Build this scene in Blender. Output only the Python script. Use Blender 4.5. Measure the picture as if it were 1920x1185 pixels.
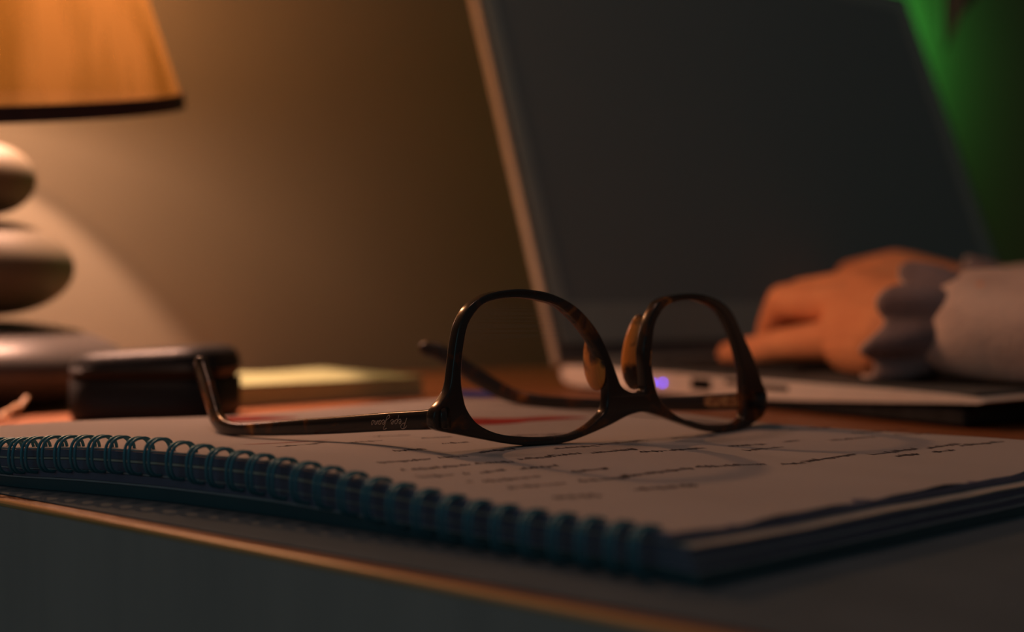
import bpy, bmesh, math, random
import numpy as np
from mathutils import Vector, Matrix

random.seed(7)
rng = np.random.default_rng(7)
for o in list(bpy.data.objects):
    bpy.data.objects.remove(o)
C = bpy.context.scene.collection
SC = bpy.context.scene

# ------------------------------------------------------------------ camera, world, lights, exposure
# Millimetres are measured from the lens: X right, D away from it, H above it.  The desk top is 52 mm below the lens.
DESK_Z = 0.75
CAM_Z = DESK_Z + 0.052
F = 2300.0           # focal length in pixels of the 1920-wide frame
HOR = 560.0          # image row of the horizon


def P(x, d, h):
    return Vector((x / 1000.0, d / 1000.0, CAM_Z + h / 1000.0))


def at(px, py, d):
    """point at distance d (mm) that the photograph shows at px, py"""
    return P((px - 960) / F * d, d, (HOR - py) / F * d)


cam = bpy.data.cameras.new('camera')
cam.sensor_width = 36
cam.lens = F / 1920 * 36
cam.shift_y = -(592.5 - HOR) / 1920
cam.clip_start = 0.02
cam.dof.use_dof = True
cam.dof.focus_distance = 0.332
cam.dof.aperture_fstop = 6.0
camo = bpy.data.objects.new('camera', cam)
camo.location = (0, 0, CAM_Z)
camo.rotation_euler = (math.pi / 2, 0, 0)
C.objects.link(camo)
SC.camera = camo

SC.view_settings.view_transform = 'Standard'
SC.view_settings.look = 'None'
SC.view_settings.gamma = 1.0
SC.view_settings.use_curve_mapping = False
SC.view_settings.exposure = 0.0

wd = bpy.data.worlds.new('dim_room')
SC.world = wd
wd.use_nodes = True
bg = wd.node_tree.nodes['Background']
bg.inputs['Color'].default_value = (0.93, 1.0, 1.0, 1)
bg.inputs['Strength'].default_value = 0.041


def light(name, kind, loc, color, energy, **kw):
    l = bpy.data.lights.new(name, kind)
    l.color = color
    l.energy = energy
    for k, v in kw.items():
        setattr(l, k, v)
    o = bpy.data.objects.new(name, l)
    o.location = loc
    C.objects.link(o)
    return o


# added cool light for the wire's teal highlights, behind and left of the camera
al = light('cool_fill_light', 'AREA', P(-900, -700, 350), (0.25, 0.85, 1.0), 0.4, size=0.5)
al.rotation_euler = (Vector(P(0, 300, -40)) - al.location).to_track_quat('-Z', 'Y').to_euler()
# warm fill light added to brighten the page, high above the desk's left end
wl = light('warm_fill_light', 'AREA', P(-340, 560, 950), (1.0, 0.52, 0.36), 1.15, size=0.22)
wl.rotation_euler = (Vector(P(40, 400, -40)) - wl.location).to_track_quat('-Z', 'Y').to_euler()
# unseen green light added behind the laptop lid for the glow on the wall
light('green_light', 'POINT', P(356, 1122, 238), (0.10, 1.0, 0.14), 0.75, shadow_soft_size=0.01)

# ------------------------------------------------------------------ helpers


def prop(o, label=None, cat=None, group=None, kind=None):
    if label: o['label'] = label
    if cat: o['category'] = cat
    if group: o['group'] = group
    if kind: o['kind'] = kind
    return o


def thing(name, loc, label, cat, group=None):
    o = bpy.data.objects.new(name, None)
    o.empty_display_size = 0.01
    o.location = loc
    C.objects.link(o)
    return prop(o, label, cat, group)


def root_loc(o):
    v = Vector((0, 0, 0))
    while o is not None:
        v = v + o.location
        o = o.parent
    return v


def obj(name, verts, faces, mat, parent=None, smooth=False, loc=None):
    """one mesh object from world-space vertices"""
    me = bpy.data.meshes.new(name)
    org = root_loc(parent) if parent else (Vector(loc) if loc is not None else Vector((0, 0, 0)))
    me.from_pydata([tuple(Vector(v) - org) for v in verts], [], faces)
    me.validate()
    bm = bmesh.new(); bm.from_mesh(me)
    bmesh.ops.recalc_face_normals(bm, faces=bm.faces)
    bm.to_mesh(me); bm.free()
    if smooth:
        for p in me.polygons: p.use_smooth = True
    if mat: me.materials.append(mat)
    o = bpy.data.objects.new(name, me)
    if parent: o.parent = parent
    elif loc is not None: o.location = loc
    C.objects.link(o)
    return o


def bm_data(bm):
    bm.verts.ensure_lookup_table()
    bm.verts.index_update()
    v = [x.co.copy() for x in bm.verts]
    f = [[x.index for x in fc.verts] for fc in bm.faces]
    bm.free()
    return v, f


def box(o, ax, ay, az, bevel=0.0, seg=3):
    """box with corner o and edge vectors ax, ay, az"""
    bm = bmesh.new()
    bmesh.ops.create_cube(bm, size=1.0)
    la, lb, lc = ax.length, ay.length, az.length
    for v in bm.verts:
        v.co = Vector(((v.co.x + .5) * la, (v.co.y + .5) * lb, (v.co.z + .5) * lc))
    if bevel:
        bmesh.ops.bevel(bm, geom=list(bm.edges), offset=bevel, segments=seg, profile=0.5, affect='EDGES')
    a, b, c = ax.normalized(), ay.normalized(), az.normalized()
    for v in bm.verts:
        v.co = o + a * v.co.x + b * v.co.y + c * v.co.z
    return bm_data(bm)


def tube(path, r, n=10, closed=False, cap=True):
    """round tube along points; r number or list"""
    pts = [Vector(p) for p in path]
    m = len(pts)
    rr = r if isinstance(r, (list, tuple)) else [r] * m
    vs, fs = [], []
    prev = None
    for i, p in enumerate(pts):
        a = pts[(i - 1) % m] if (closed or i > 0) else p
        b = pts[(i + 1) % m] if (closed or i < m - 1) else p
        t = (b - a).normalized()
        if prev is None:
            up = Vector((0, 0, 1)) if abs(t.z) < 0.9 else Vector((1, 0, 0))
            u = t.cross(up).normalized()
        else:
            u = (prev - t * prev.dot(t)).normalized()
        prev = u
        w = t.cross(u)
        for k in range(n):
            q = 2 * math.pi * k / n
            vs.append(p + (u * math.cos(q) + w * math.sin(q)) * rr[i])
    for i in range(m if closed else m - 1):
        for k in range(n):
            a = i * n + k; b = i * n + (k + 1) % n
            c = ((i + 1) % m) * n + (k + 1) % n; d = ((i + 1) % m) * n + k
            fs.append((a, b, c, d))
    if cap and not closed:
        fs.append(tuple(range(n)))
        fs.append(tuple((m - 1) * n + k for k in range(n)))
    return vs, fs


def join(*parts):
    V, Fs = [], []
    for v, f in parts:
        o = len(V)
        V += list(v)
        Fs += [tuple(i + o for i in x) for x in f]
    return V, Fs


def catmull(pts, k=4, closed=True):
    pts = [np.array(p, float) for p in pts]
    m = len(pts); out = []
    for i in range(m if closed else m - 1):
        if closed:
            p0, p1, p2, p3 = pts[i - 1], pts[i], pts[(i + 1) % m], pts[(i + 2) % m]
        else:
            p0, p1, p2, p3 = pts[max(i - 1, 0)], pts[i], pts[i + 1], pts[min(i + 2, m - 1)]
        for j in range(k):
            t = j / k
            out.append(0.5 * (2 * p1 + (p2 - p0) * t + (2 * p0 - 5 * p1 + 4 * p2 - p3) * t * t + (3 * p1 - p0 - 3 * p2 + p3) * t ** 3))
    if not closed: out.append(pts[-1])
    return out


def lathe(prof, c, n=48, tilt=None):
    """prof: list of (radius, z) in metres about the vertical through c"""
    vs, fs = [], []
    for r, z in prof:
        for k in range(n):
            q = 2 * math.pi * k / n
            v = Vector((r * math.cos(q), r * math.sin(q), z))
            if tilt is not None: v = tilt @ v
            vs.append(c + v)
    for i in range(len(prof) - 1):
        for k in range(n):
            fs.append((i * n + k, i * n + (k + 1) % n, (i + 1) * n + (k + 1) % n, (i + 1) * n + k))
    return vs, fs


def hull(spheres, sub=2):
    bm = bmesh.new()
    for c, r in spheres:
        bmesh.ops.create_icosphere(bm, subdivisions=sub, radius=r, matrix=Matrix.Translation(c))
    res = bmesh.ops.convex_hull(bm, input=bm.verts)
    kill = [g for g in res['geom_interior'] if isinstance(g, bmesh.types.BMVert)]
    bmesh.ops.delete(bm, geom=kill, context='VERTS')
    return bm_data(bm)


def remeshed(name, vf, mat, parent, voxel=0.0015, smooth=6):
    o = obj(name, vf[0], vf[1], mat, parent)
    m = o.modifiers.new('r', 'REMESH'); m.mode = 'VOXEL'; m.voxel_size = voxel
    s = o.modifiers.new('s', 'SMOOTH'); s.factor = 0.5; s.iterations = smooth
    dg = bpy.context.evaluated_depsgraph_get()
    me = bpy.data.meshes.new_from_object(o.evaluated_get(dg))
    o.modifiers.clear()
    o.data = me
    me.name = name
    if not me.materials: me.materials.append(mat)
    for p in me.polygons: p.use_smooth = True
    return o

# ------------------------------------------------------------------ materials


def mat(name, col, rough=0.6, metal=0.0, spec=0.5, coat=0.0, noise=None, bump=None, emit=None):
    """principled material; noise=(scale, second colour, low, high[, stretch]) and bump=(scale, strength) are procedural"""
    m = bpy.data.materials.new(name)
    m.use_nodes = True
    nt = m.node_tree
    b = nt.nodes['Principled BSDF']
    b.inputs['Base Color'].default_value = (*col, 1)
    b.inputs['Roughness'].default_value = rough
    b.inputs['Metallic'].default_value = metal
    b.inputs['Specular IOR Level'].default_value = spec
    b.inputs['Coat Weight'].default_value = coat
    b.inputs['Coat Roughness'].default_value = 0.08
    tc = nt.nodes.new('ShaderNodeTexCoord')
    if noise:
        mp = nt.nodes.new('ShaderNodeMapping')
        nt.links.new(tc.outputs['Object'], mp.inputs['Vector'])
        if len(noise) > 4: mp.inputs['Scale'].default_value = noise[4]
        if len(noise) > 5: mp.inputs['Rotation'].default_value = noise[5]
        n = nt.nodes.new('ShaderNodeTexNoise')
        n.inputs['Scale'].default_value = noise[0]
        n.inputs['Detail'].default_value = 5
        nt.links.new(mp.outputs['Vector'], n.inputs['Vector'])
        r = nt.nodes.new('ShaderNodeValToRGB')
        r.color_ramp.elements[0].position = noise[2]
        r.color_ramp.elements[1].position = noise[3]
        r.color_ramp.elements[0].color = (*col, 1)
        r.color_ramp.elements[1].color = (*noise[1], 1)
        nt.links.new(n.outputs['Fac'], r.inputs['Fac'])
        nt.links.new(r.outputs['Color'], b.inputs['Base Color'])
    if bump:
        n2 = nt.nodes.new('ShaderNodeTexNoise')
        n2.inputs['Scale'].default_value = bump[0]
        n2.inputs['Detail'].default_value = 4
        nt.links.new(tc.outputs['Object'], n2.inputs['Vector'])
        bp = nt.nodes.new('ShaderNodeBump')
        bp.inputs['Strength'].default_value = bump[1]
        bp.inputs['Distance'].default_value = 0.001
        nt.links.new(n2.outputs['Fac'], bp.inputs['Height'])
        nt.links.new(bp.outputs['Normal'], b.inputs['Normal'])
    if emit:
        b.inputs['Emission Color'].default_value = (*emit[0], 1)
        b.inputs['Emission Strength'].default_value = emit[1]
    return m


M = {}
M['wall'] = mat('wall_paint', (0.18, 0.162, 0.112), 0.9, spec=0.1, noise=(6, (0.166, 0.149, 0.103), 0.35, 0.7), bump=(180, 0.15))
M['floor'] = mat('floor_boards', (0.16, 0.10, 0.06), 0.6, noise=(5, (0.24, 0.15, 0.09), 0.3, 0.7, (1, 12, 1)))
M['desk'] = mat('desk_wood', (0.30, 0.115, 0.042), 0.45, noise=(9, (0.21, 0.07, 0.024), 0.3, 0.75, (1, 14, 1), (0, 0, 0.66)))
M['desk_dark'] = mat('desk_dark_wood', (0.52, 0.42, 0.38), 0.8, spec=0.1, noise=(9, (0.44, 0.36, 0.33), 0.3, 0.7, (1, 14, 1), (0, 0, 0.66)))
M['mat'] = mat('shadow_black', (0.13, 0.17, 0.20), 0.9, spec=0.05, noise=(40, (0.11, 0.145, 0.17), 0.3, 0.7), bump=(400, 0.2))  # dark colour stands in for the notebook's shadow on the desk
M['edge'] = mat('edge_highlight_wood', (0.72, 0.40, 0.15), 0.4, noise=(30, (0.60, 0.32, 0.12), 0.35, 0.7))  # paler than the desk wood: the edge highlight is put into the colour
M['page'] = mat('page_paper', (0.53, 0.49, 0.47), 0.85, spec=0.15, noise=(25, (0.49, 0.45, 0.43), 0.3, 0.7), bump=(900, 0.05))
M['sheets'] = mat('sheet_edges', (0.62, 0.56, 0.48), 0.8, spec=0.15, noise=(200, (0.50, 0.45, 0.40), 0.3, 0.7, (1, 1, 8)))
M['grey_sheets'] = mat('grey_sheet_edges', (0.42, 0.42, 0.44), 0.8, spec=0.15, noise=(200, (0.33, 0.33, 0.36), 0.3, 0.7, (1, 1, 8)))
M['navy'] = mat('navy_card', (0.16, 0.17, 0.26), 0.55, noise=(60, (0.12, 0.13, 0.20), 0.3, 0.7))
M['teal'] = mat('teal_cover', (0.045, 0.11, 0.13), 0.5, noise=(50, (0.04, 0.09, 0.11), 0.3, 0.7))
M['wire'] = mat('coated_wire', (0.07, 0.30, 0.37), 0.42, metal=0.3, noise=(80, (0.07, 0.24, 0.33), 0.3, 0.7))
M['blue'] = mat('blue_tab', (0.08, 0.13, 0.55), 0.6, noise=(80, (0.07, 0.10, 0.45), 0.3, 0.7))
M['ink'] = mat('dark_ink', (0.05, 0.045, 0.055), 0.8, spec=0.1, noise=(300, (0.18, 0.15, 0.15), 0.45, 0.75))
M['red_ink'] = mat('red_ink', (0.42, 0.05, 0.035), 0.8, spec=0.1, noise=(120, (0.30, 0.03, 0.025), 0.4, 0.7))
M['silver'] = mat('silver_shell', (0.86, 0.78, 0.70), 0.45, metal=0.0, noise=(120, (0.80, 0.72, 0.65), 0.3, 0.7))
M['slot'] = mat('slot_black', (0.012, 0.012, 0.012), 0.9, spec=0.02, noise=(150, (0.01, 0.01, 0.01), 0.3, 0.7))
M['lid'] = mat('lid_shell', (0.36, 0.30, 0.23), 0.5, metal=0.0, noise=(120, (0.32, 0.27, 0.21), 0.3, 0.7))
M['black'] = mat('black_plastic', (0.11, 0.115, 0.115), 0.7, spec=0.1, noise=(150, (0.095, 0.10, 0.10), 0.3, 0.7))
M['port'] = mat('port_black', (0.05, 0.05, 0.05), 0.85, spec=0.05, noise=(150, (0.03, 0.03, 0.03), 0.3, 0.7))
M['bezel'] = mat('bezel_grey', (0.27, 0.34, 0.33), 0.6, spec=0.1, noise=(150, (0.25, 0.31, 0.30), 0.3, 0.7))
M['screen'] = mat('screen_black', (0.17, 0.22, 0.23), 0.5, spec=0.12, noise=(3, (0.16, 0.21, 0.22), 0.3, 0.7))
M['led'] = mat('blue_led', (0.1, 0.1, 0.8), 0.4, noise=(50, (0.1, 0.1, 0.7), 0.3, 0.7), emit=((0.012, 0.022, 1.0), 22.0))
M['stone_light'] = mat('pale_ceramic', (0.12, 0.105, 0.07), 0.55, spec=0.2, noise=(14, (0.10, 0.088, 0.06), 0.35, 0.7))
M['stone_dark'] = mat('dark_ceramic', (0.075, 0.069, 0.064), 0.4, spec=0.3, noise=(14, (0.065, 0.06, 0.055), 0.35, 0.7))
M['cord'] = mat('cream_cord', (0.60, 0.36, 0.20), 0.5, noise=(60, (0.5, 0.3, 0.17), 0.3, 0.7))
M['brass'] = mat('dull_brass', (0.45, 0.32, 0.16), 0.35, metal=0.9, noise=(60, (0.36, 0.26, 0.13), 0.3, 0.7))
M['trim'] = mat('shade_trim', (0.055, 0.020, 0.016), 0.7, noise=(90, (0.035, 0.016, 0.014), 0.3, 0.7))
M['leather'] = mat('black_leather', (0.020, 0.020, 0.020), 0.45, spec=0.15, noise=(40, (0.018, 0.018, 0.018), 0.3, 0.7), bump=(120, 0.35))
M['pad'] = mat('yellow_paper', (0.34, 0.37, 0.19), 0.9, spec=0.05, noise=(60, (0.31, 0.34, 0.175), 0.3, 0.7))
M['pad_side'] = mat('yellow_paper_edges', (0.46, 0.50, 0.28), 0.85, spec=0.1, noise=(150, (0.40, 0.43, 0.24), 0.3, 0.7, (1, 1, 8)))
M['skin'] = mat('skin', (0.92, 0.40, 0.19), 0.55, spec=0.2, noise=(45, (0.82, 0.32, 0.15), 0.3, 0.7), bump=(300, 0.12))
M['knit'] = mat('grey_knit', (0.84, 0.66, 0.56), 0.95, spec=0.05, noise=(28, (0.62, 0.47, 0.41), 0.35, 0.7, (1, 1, 3)), bump=(420, 0.9))
M['ruffle'] = mat('dark_ruffle_knit', (0.34, 0.26, 0.26), 0.95, spec=0.05, noise=(60, (0.22, 0.17, 0.17), 0.35, 0.7), bump=(420, 0.6))
M['cloth'] = mat('dark_cloth', (0.12, 0.11, 0.10), 0.95, spec=0.05, noise=(30, (0.09, 0.085, 0.08), 0.35, 0.7), bump=(300, 0.5))
M['letter'] = mat('silver_lettering', (0.70, 0.60, 0.52), 0.3, metal=0.9, noise=(900, (0.5, 0.42, 0.40), 0.35, 0.7))
M['glint'] = mat('glint_orange', (0.95, 0.50, 0.20), 0.35, metal=0.0, noise=(500, (0.5, 0.2, 0.07), 0.4, 0.6))  # light glinting on the far temple, put into the colour

# tortoiseshell acetate
tm = bpy.data.materials.new('tortoiseshell')
tm.use_nodes = True
nt = tm.node_tree
b = nt.nodes['Principled BSDF']
tc = nt.nodes.new('ShaderNodeTexCoord')
nz = nt.nodes.new('ShaderNodeTexNoise'); nz.inputs['Scale'].default_value = 95; nz.inputs['Detail'].default_value = 3; nz.inputs['Distortion'].default_value = 0.6
nt.links.new(tc.outputs['Object'], nz.inputs['Vector'])
rp = nt.nodes.new('ShaderNodeValToRGB')
rp.color_ramp.elements[0].position = 0.56; rp.color_ramp.elements[0].color = (0.030, 0.021, 0.017, 1)
rp.color_ramp.elements[1].position = 0.74; rp.color_ramp.elements[1].color = (0.50, 0.17, 0.025, 1)
e = rp.color_ramp.elements.new(0.64); e.color = (0.10, 0.032, 0.010, 1)
nt.links.new(nz.outputs['Fac'], rp.inputs['Fac'])
nt.links.new(rp.outputs['Color'], b.inputs['Base Color'])
b.inputs['Roughness'].default_value = 0.22
b.inputs['Specular IOR Level'].default_value = 0.35
b.inputs['Coat Weight'].default_value = 0.1
M['tortoise'] = tm

M['amber'] = mat('amber_acetate', (0.85, 0.32, 0.06), 0.25, noise=(150, (0.05, 0.025, 0.015), 0.48, 0.62))

# clear lens glass: mostly straight-through, slightly tinted, with a surface reflection
gm = bpy.data.materials.new('lens_glass')
gm.use_nodes = True
nt = gm.node_tree
nt.nodes.clear()
out = nt.nodes.new('ShaderNodeOutputMaterial')
mx = nt.nodes.new('ShaderNodeMixShader')
tr = nt.nodes.new('ShaderNodeBsdfTransparent')
gl = nt.nodes.new('ShaderNodeBsdfGlossy'); gl.inputs['Roughness'].default_value = 0.03
nz = nt.nodes.new('ShaderNodeTexNoise'); nz.inputs['Scale'].default_value = 40
tc = nt.nodes.new('ShaderNodeTexCoord')
rp = nt.nodes.new('ShaderNodeValToRGB')
rp.color_ramp.elements[0].color = (0.89, 0.87, 0.86, 1); rp.color_ramp.elements[1].color = (0.92, 0.90, 0.89, 1)
nt.links.new(tc.outputs['Object'], nz.inputs['Vector'])
nt.links.new(nz.outputs['Fac'], rp.inputs['Fac'])
nt.links.new(rp.outputs['Color'], tr.inputs['Color'])
mx.inputs['Fac'].default_value = 0.03
nt.links.new(tr.outputs['BSDF'], mx.inputs[1])
nt.links.new(gl.outputs['BSDF'], mx.inputs[2])
nt.links.new(mx.outputs['Shader'], out.inputs['Surface'])
M['glass'] = gm

# lampshade fabric: translucent cloth with woven, slightly uneven thickness
sm = bpy.data.materials.new('shade_fabric')
sm.use_nodes = True
nt = sm.node_tree
nt.nodes.clear()
out = nt.nodes.new('ShaderNodeOutputMaterial')
tl = nt.nodes.new('ShaderNodeBsdfTranslucent')
df = nt.nodes.new('ShaderNodeBsdfDiffuse')
m1 = nt.nodes.new('ShaderNodeMixShader'); m1.inputs['Fac'].default_value = 0.30
tc = nt.nodes.new('ShaderNodeTexCoord')
mp = nt.nodes.new('ShaderNodeMapping'); mp.inputs['Scale'].default_value = (1, 1, 0.12)
nz = nt.nodes.new('ShaderNodeTexNoise'); nz.inputs['Scale'].default_value = 42; nz.inputs['Detail'].default_value = 3
rp = nt.nodes.new('ShaderNodeValToRGB')
rp.color_ramp.elements[0].position = 0.36; rp.color_ramp.elements[0].color = (0.054, 0.0278, 0.0052, 1)
rp.color_ramp.elements[1].position = 0.55; rp.color_ramp.elements[1].color = (0.090, 0.0480, 0.0122, 1)
nt.links.new(tc.outputs['Object'], mp.inputs['Vector'])
nt.links.new(mp.outputs['Vector'], nz.inputs['Vector'])
nt.links.new(nz.outputs['Fac'], rp.inputs['Fac'])
nt.links.new(rp.outputs['Color'], tl.inputs['Color'])
nt.links.new(rp.outputs['Color'], df.inputs['Color'])
nt.links.new(tl.outputs['BSDF'], m1.inputs[1]); nt.links.new(df.outputs['BSDF'], m1.inputs[2])
nt.links.new(m1.outputs['Shader'], out.inputs['Surface'])
# sheer cloth: part of the bulb's light passes straight through, warmed
tp = nt.nodes.new('ShaderNodeBsdfTransparent'); tp.inputs['Color'].default_value = (1.0, 0.87, 0.58, 1)
m2 = nt.nodes.new('ShaderNodeMixShader'); m2.inputs['Fac'].default_value = 0.15
nt.links.new(m1.outputs['Shader'], m2.inputs[1]); nt.links.new(tp.outputs['BSDF'], m2.inputs[2])
nt.links.new(m2.outputs['Shader'], out.inputs['Surface'])
M['shade'] = sm

# ------------------------------------------------------------------ the room
WD = Vector((0.82, 0.572, 0)).normalized()         # direction of the back wall
WN = Vector((WD.y, -WD.x, 0))                      # towards the room
W0 = P(0, 920, 0)
Zv = Vector((0, 0, 1))


def wall_pt(m, z):
    p = W0 + WD * (m / 1000)
    return Vector((p.x, p.y, z))


v, f = box(wall_pt(-1300, 0), WD * 3.8, -WN * 0.08, Zv * 2.4)
prop(obj('wall_back', v, f, M['wall']), kind='structure')
a = wall_pt(-1300, -0.05)
v, f = box(a, WD * 3.8, WN * 2.6, Zv * 0.05)
a = wall_pt(2500, 0)
v, f = box(a, WD * 0.08, WN * 2.55, Zv * 2.4)
wr_ = (v, f)
a = wall_pt(-1300, -0.05)
v, f = box(a, WD * 3.8, WN * 2.6, Zv * 0.05)
prop(obj('wall_right', *wr_, M['wall']), kind='structure')
prop(obj('floor', v, f, M['floor']), kind='structure')

# ------------------------------------------------------------------ desk
E = Vector((0.787, -0.617, 0)).normalized()         # along its front edge
N = Vector((-E.y, E.x, 0))
T = DESK_Z
e0 = P(19, 198, -52)
L_ = e0 - E * 0.560
R_ = e0 + E * 0.700


def flat(v, z): return Vector((v.x, v.y, z))


def to_wall(p, d):
    """point where the line from p along d meets a plane 3 mm in front of the wall"""
    q = W0 + WN * 0.003
    k = (q - p).dot(WN) / d.dot(WN)
    return p + d * k


BR = R_ + N * 1.40
poly = [L_, R_, BR, to_wall(BR, -E), to_wall(L_, N)]
desk = thing('desk', flat((L_ + BR) / 2, 0), 'large wooden desk with a highlight painted along its front edge that carries the open laptop and notebook', 'desk')


def prism(pts, z0, z1):
    n = len(pts)
    vs = [flat(p, z0) for p in pts] + [flat(p, z1) for p in pts]
    fs = [tuple(range(n))[::-1], tuple(range(n, 2 * n))] + [(i, (i + 1) % n, n + (i + 1) % n, n + i) for i in range(n)]
    return vs, fs


obj('desk_top', *prism(poly, T - 0.026, T), M['desk'], desk)
# rounded lip added along the front edge, coloured pale as its lamp-lit highlight
r = 0.0019
sec = [(0.0, -0.0010), (-0.0012, -0.0010), (-0.0012, -0.0003), (-0.0008, 0.0002), (-0.0002, 0.0005), (0.0004, 0.0004), (0.0009, 0.0001), (0.0011, 0.0)]
vs, fs = [], []
for p in (L_, R_):
    for u, z in sec:
        vs.append(flat(p, T + z) + N * u)
n = len(sec)
fs = [(i, i + 1, n + i + 1, n + i) for i in range(n - 1)] + [(n - 1, 0, n, 2 * n - 1), tuple(range(n)), tuple(range(n, 2 * n))]
prop(obj('edge_highlight', vs, fs, M['edge'], desk, smooth=False), 'pale rounded lip painted as the highlight along the front edge')
v, f = box(flat(L_ - N * 0.0012, T - 0.180), E * 1.26, N * 0.0011, Zv * 0.1789)
ap = obj('fascia', v, f, M['desk_dark'], desk)
for p in (L_ + N * 0.03 + E * 0.03, R_ + N * 0.03 - E * 0.09, BR - N * 0.10 - E * 0.09):
    v, f = box(flat(p, 0), E * 0.06, N * 0.06, Zv * (T - 0.0265), 0.003)
    obj('leg', v, f, M['desk_dark'], desk)

# ------------------------------------------------------------------ dark sheet added under the notebook to shade the desk
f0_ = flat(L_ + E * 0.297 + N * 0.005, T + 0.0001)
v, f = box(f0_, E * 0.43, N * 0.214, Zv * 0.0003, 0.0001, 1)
fd = thing('shadow_sheet', flat(f0_ + E * 0.21 + N * 0.107, T), 'thin black sheet added flat under the wire-bound notebook for its shadow', 'shadow_sheet')
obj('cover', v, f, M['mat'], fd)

# ------------------------------------------------------------------ spiral notebook: page surface
# heights of the top page (X, D, H in mm)
edge_px = [(1262, 997, 222), (1200, 990, 228), (1100, 975, 236), (1000, 957, 244), (900, 940, 253), (800, 921, 262), (700, 902, 272), (610, 884, 281), (520, 866, 291), (400, 854, 303), (300, 846, 313), (150, 838, 326), (20, 840, 337)]
coil_edge = [((x - 960) / F * d, d, (HOR - y) / F * d) for x, y, d in edge_px] + [(-178, 366, -40.5)]
ctrl = [tuple(c) for c in coil_edge]
ctrl += [(7, 340, -40.9), (60, 386, -43.2), (72, 405, -43.7), (30, 362, -42.0), (-88, 383, -42.7), (-30, 345, -40.4), (-60, 360, -41.6), (-135, 409, -40.0), (-174, 385, -39.2), (-103, 438, -41.8),
         (-20, 515, -41.4), (37, 454, -41.0), (5, 458, -40.0), (60, 430, -41.6), (95, 408, -42.4), (120, 390, -42.2), (150, 360, -41.5), (171, 341, -42.2),
         (44, 234, -42.8), (78, 260, -42.7), (124, 300, -42.9), (60, 300, -42.2), (20, 290, -41.6), (100, 340, -42.2), (-20, 310, -40.8)]
cp = np.array(ctrl)


def tps_k(r2): return 0.5 * r2 * np.log(r2 + 1e-9)


XY = cp[:, :2] / 100
D2 = ((XY[:, None] - XY[None]) ** 2).sum(-1)
n = len(XY)
A = np.zeros((n + 3, n + 3))
A[:n, :n] = tps_k(D2) + np.eye(n) * 0.01
A[:n, n] = 1; A[:n, n + 1:] = XY
A[n, :n] = 1; A[n + 1:, :n] = XY.T
sol = np.linalg.solve(A, np.concatenate([cp[:, 2], [0, 0, 0]]))


def H(x, d):
    q = np.array([x, d]) / 100
    return float(sol[:n] @ tps_k(((XY - q) ** 2).sum(-1)) + sol[n] + sol[n + 1:] @ q)


def smooth_curve(pts, k):
    """resample a polyline (x,d) to k points by length after a Catmull-Rom pass"""
    q = np.array(catmull([p[:2] for p in pts], 6, closed=False))
    s = np.concatenate([[0], np.cumsum(np.linalg.norm(np.diff(q, axis=0), axis=1))])
    t = np.linspace(0, s[-1], k)
    return np.stack([np.interp(t, s, q[:, 0]), np.interp(t, s, q[:, 1])], 1)


NS, NT = 56, 44
Acorner, Dcorner, Ccorner, Bcorner = np.array([29.1, 222]), np.array([171.5, 341]), np.array([-20, 515]), np.array([-178, 366])
cA = smooth_curve(coil_edge, NS)
cD = np.linspace(Dcorner, Ccorner, NS)
nearE = np.linspace(Acorner, Dcorner, NT)
farE = np.linspace(Bcorner, Ccorner, NT)
cA[0] = Acorner; cA[-1] = Bcorner


def coons(ext):
    g = np.zeros((NS, NT, 2))
    for i in range(NS):
        s = i / (NS - 1)
        for j in range(NT):
            t = j / (NT - 1)
            g[i, j] = (1 - t) * cA[i] + t * cD[i] + (1 - s) * nearE[j] + s * farE[j] \
                - ((1 - s) * (1 - t) * Acorner + (1 - s) * t * Dcorner + s * (1 - t) * Bcorner + s * t * Ccorner)
            if ext:
                u = (Bcorner - Acorner) / np.linalg.norm(Bcorner - Acorner)
                w = (Dcorner - Acorner) / np.linalg.norm(Dcorner - Acorner)
                ce = ext[0] if t < .5 else ext[1]
                g[i, j] += w * ce * (2 * t - 1) + u * ext[2] * (2 * s - 1)
    return g


ZB = -51.5


def layer(f0, f1, ext, ruff=0.0, seed=0):
    g = coons(ext)
    r_ = np.random.default_rng(seed)
    ph = r_.random(4) * 6
    vs, fs = [], []
    for k, fr_ in enumerate((f0, f1)):
        for i in range(NS):
            for j in range(NT):
                x, d = g[i, j]
                h = H(x, d)
                # a slightly curled, uneven margin along the near edge
                w = math.exp(-i / 2.0)
                h += ruff * w * (math.sin(j * 0.55 + ph[0]) + 0.6 * math.sin(j * 1.3 + ph[1]))
                vs.append(P(x, d, h + (ZB - h) * fr_))
    o = NS * NT
    for i in range(NS - 1):
        for j in range(NT - 1):
            a = i * NT + j
            fs.append((a, a + 1, a + NT + 1, a + NT))
            fs.append((o + a, o + a + NT, o + a + NT + 1, o + a + 1))
    ring = [i * NT for i in range(NS)] + [(NS - 1) * NT + j for j in range(1, NT)] + [i * NT + NT - 1 for i in range(NS - 2, -1, -1)] + [j for j in range(NT - 2, 0, -1)]
    for a, b in zip(ring, ring[1:] + ring[:1]):
        fs.append((a, b, o + b, o + a))
    return vs, fs


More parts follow.
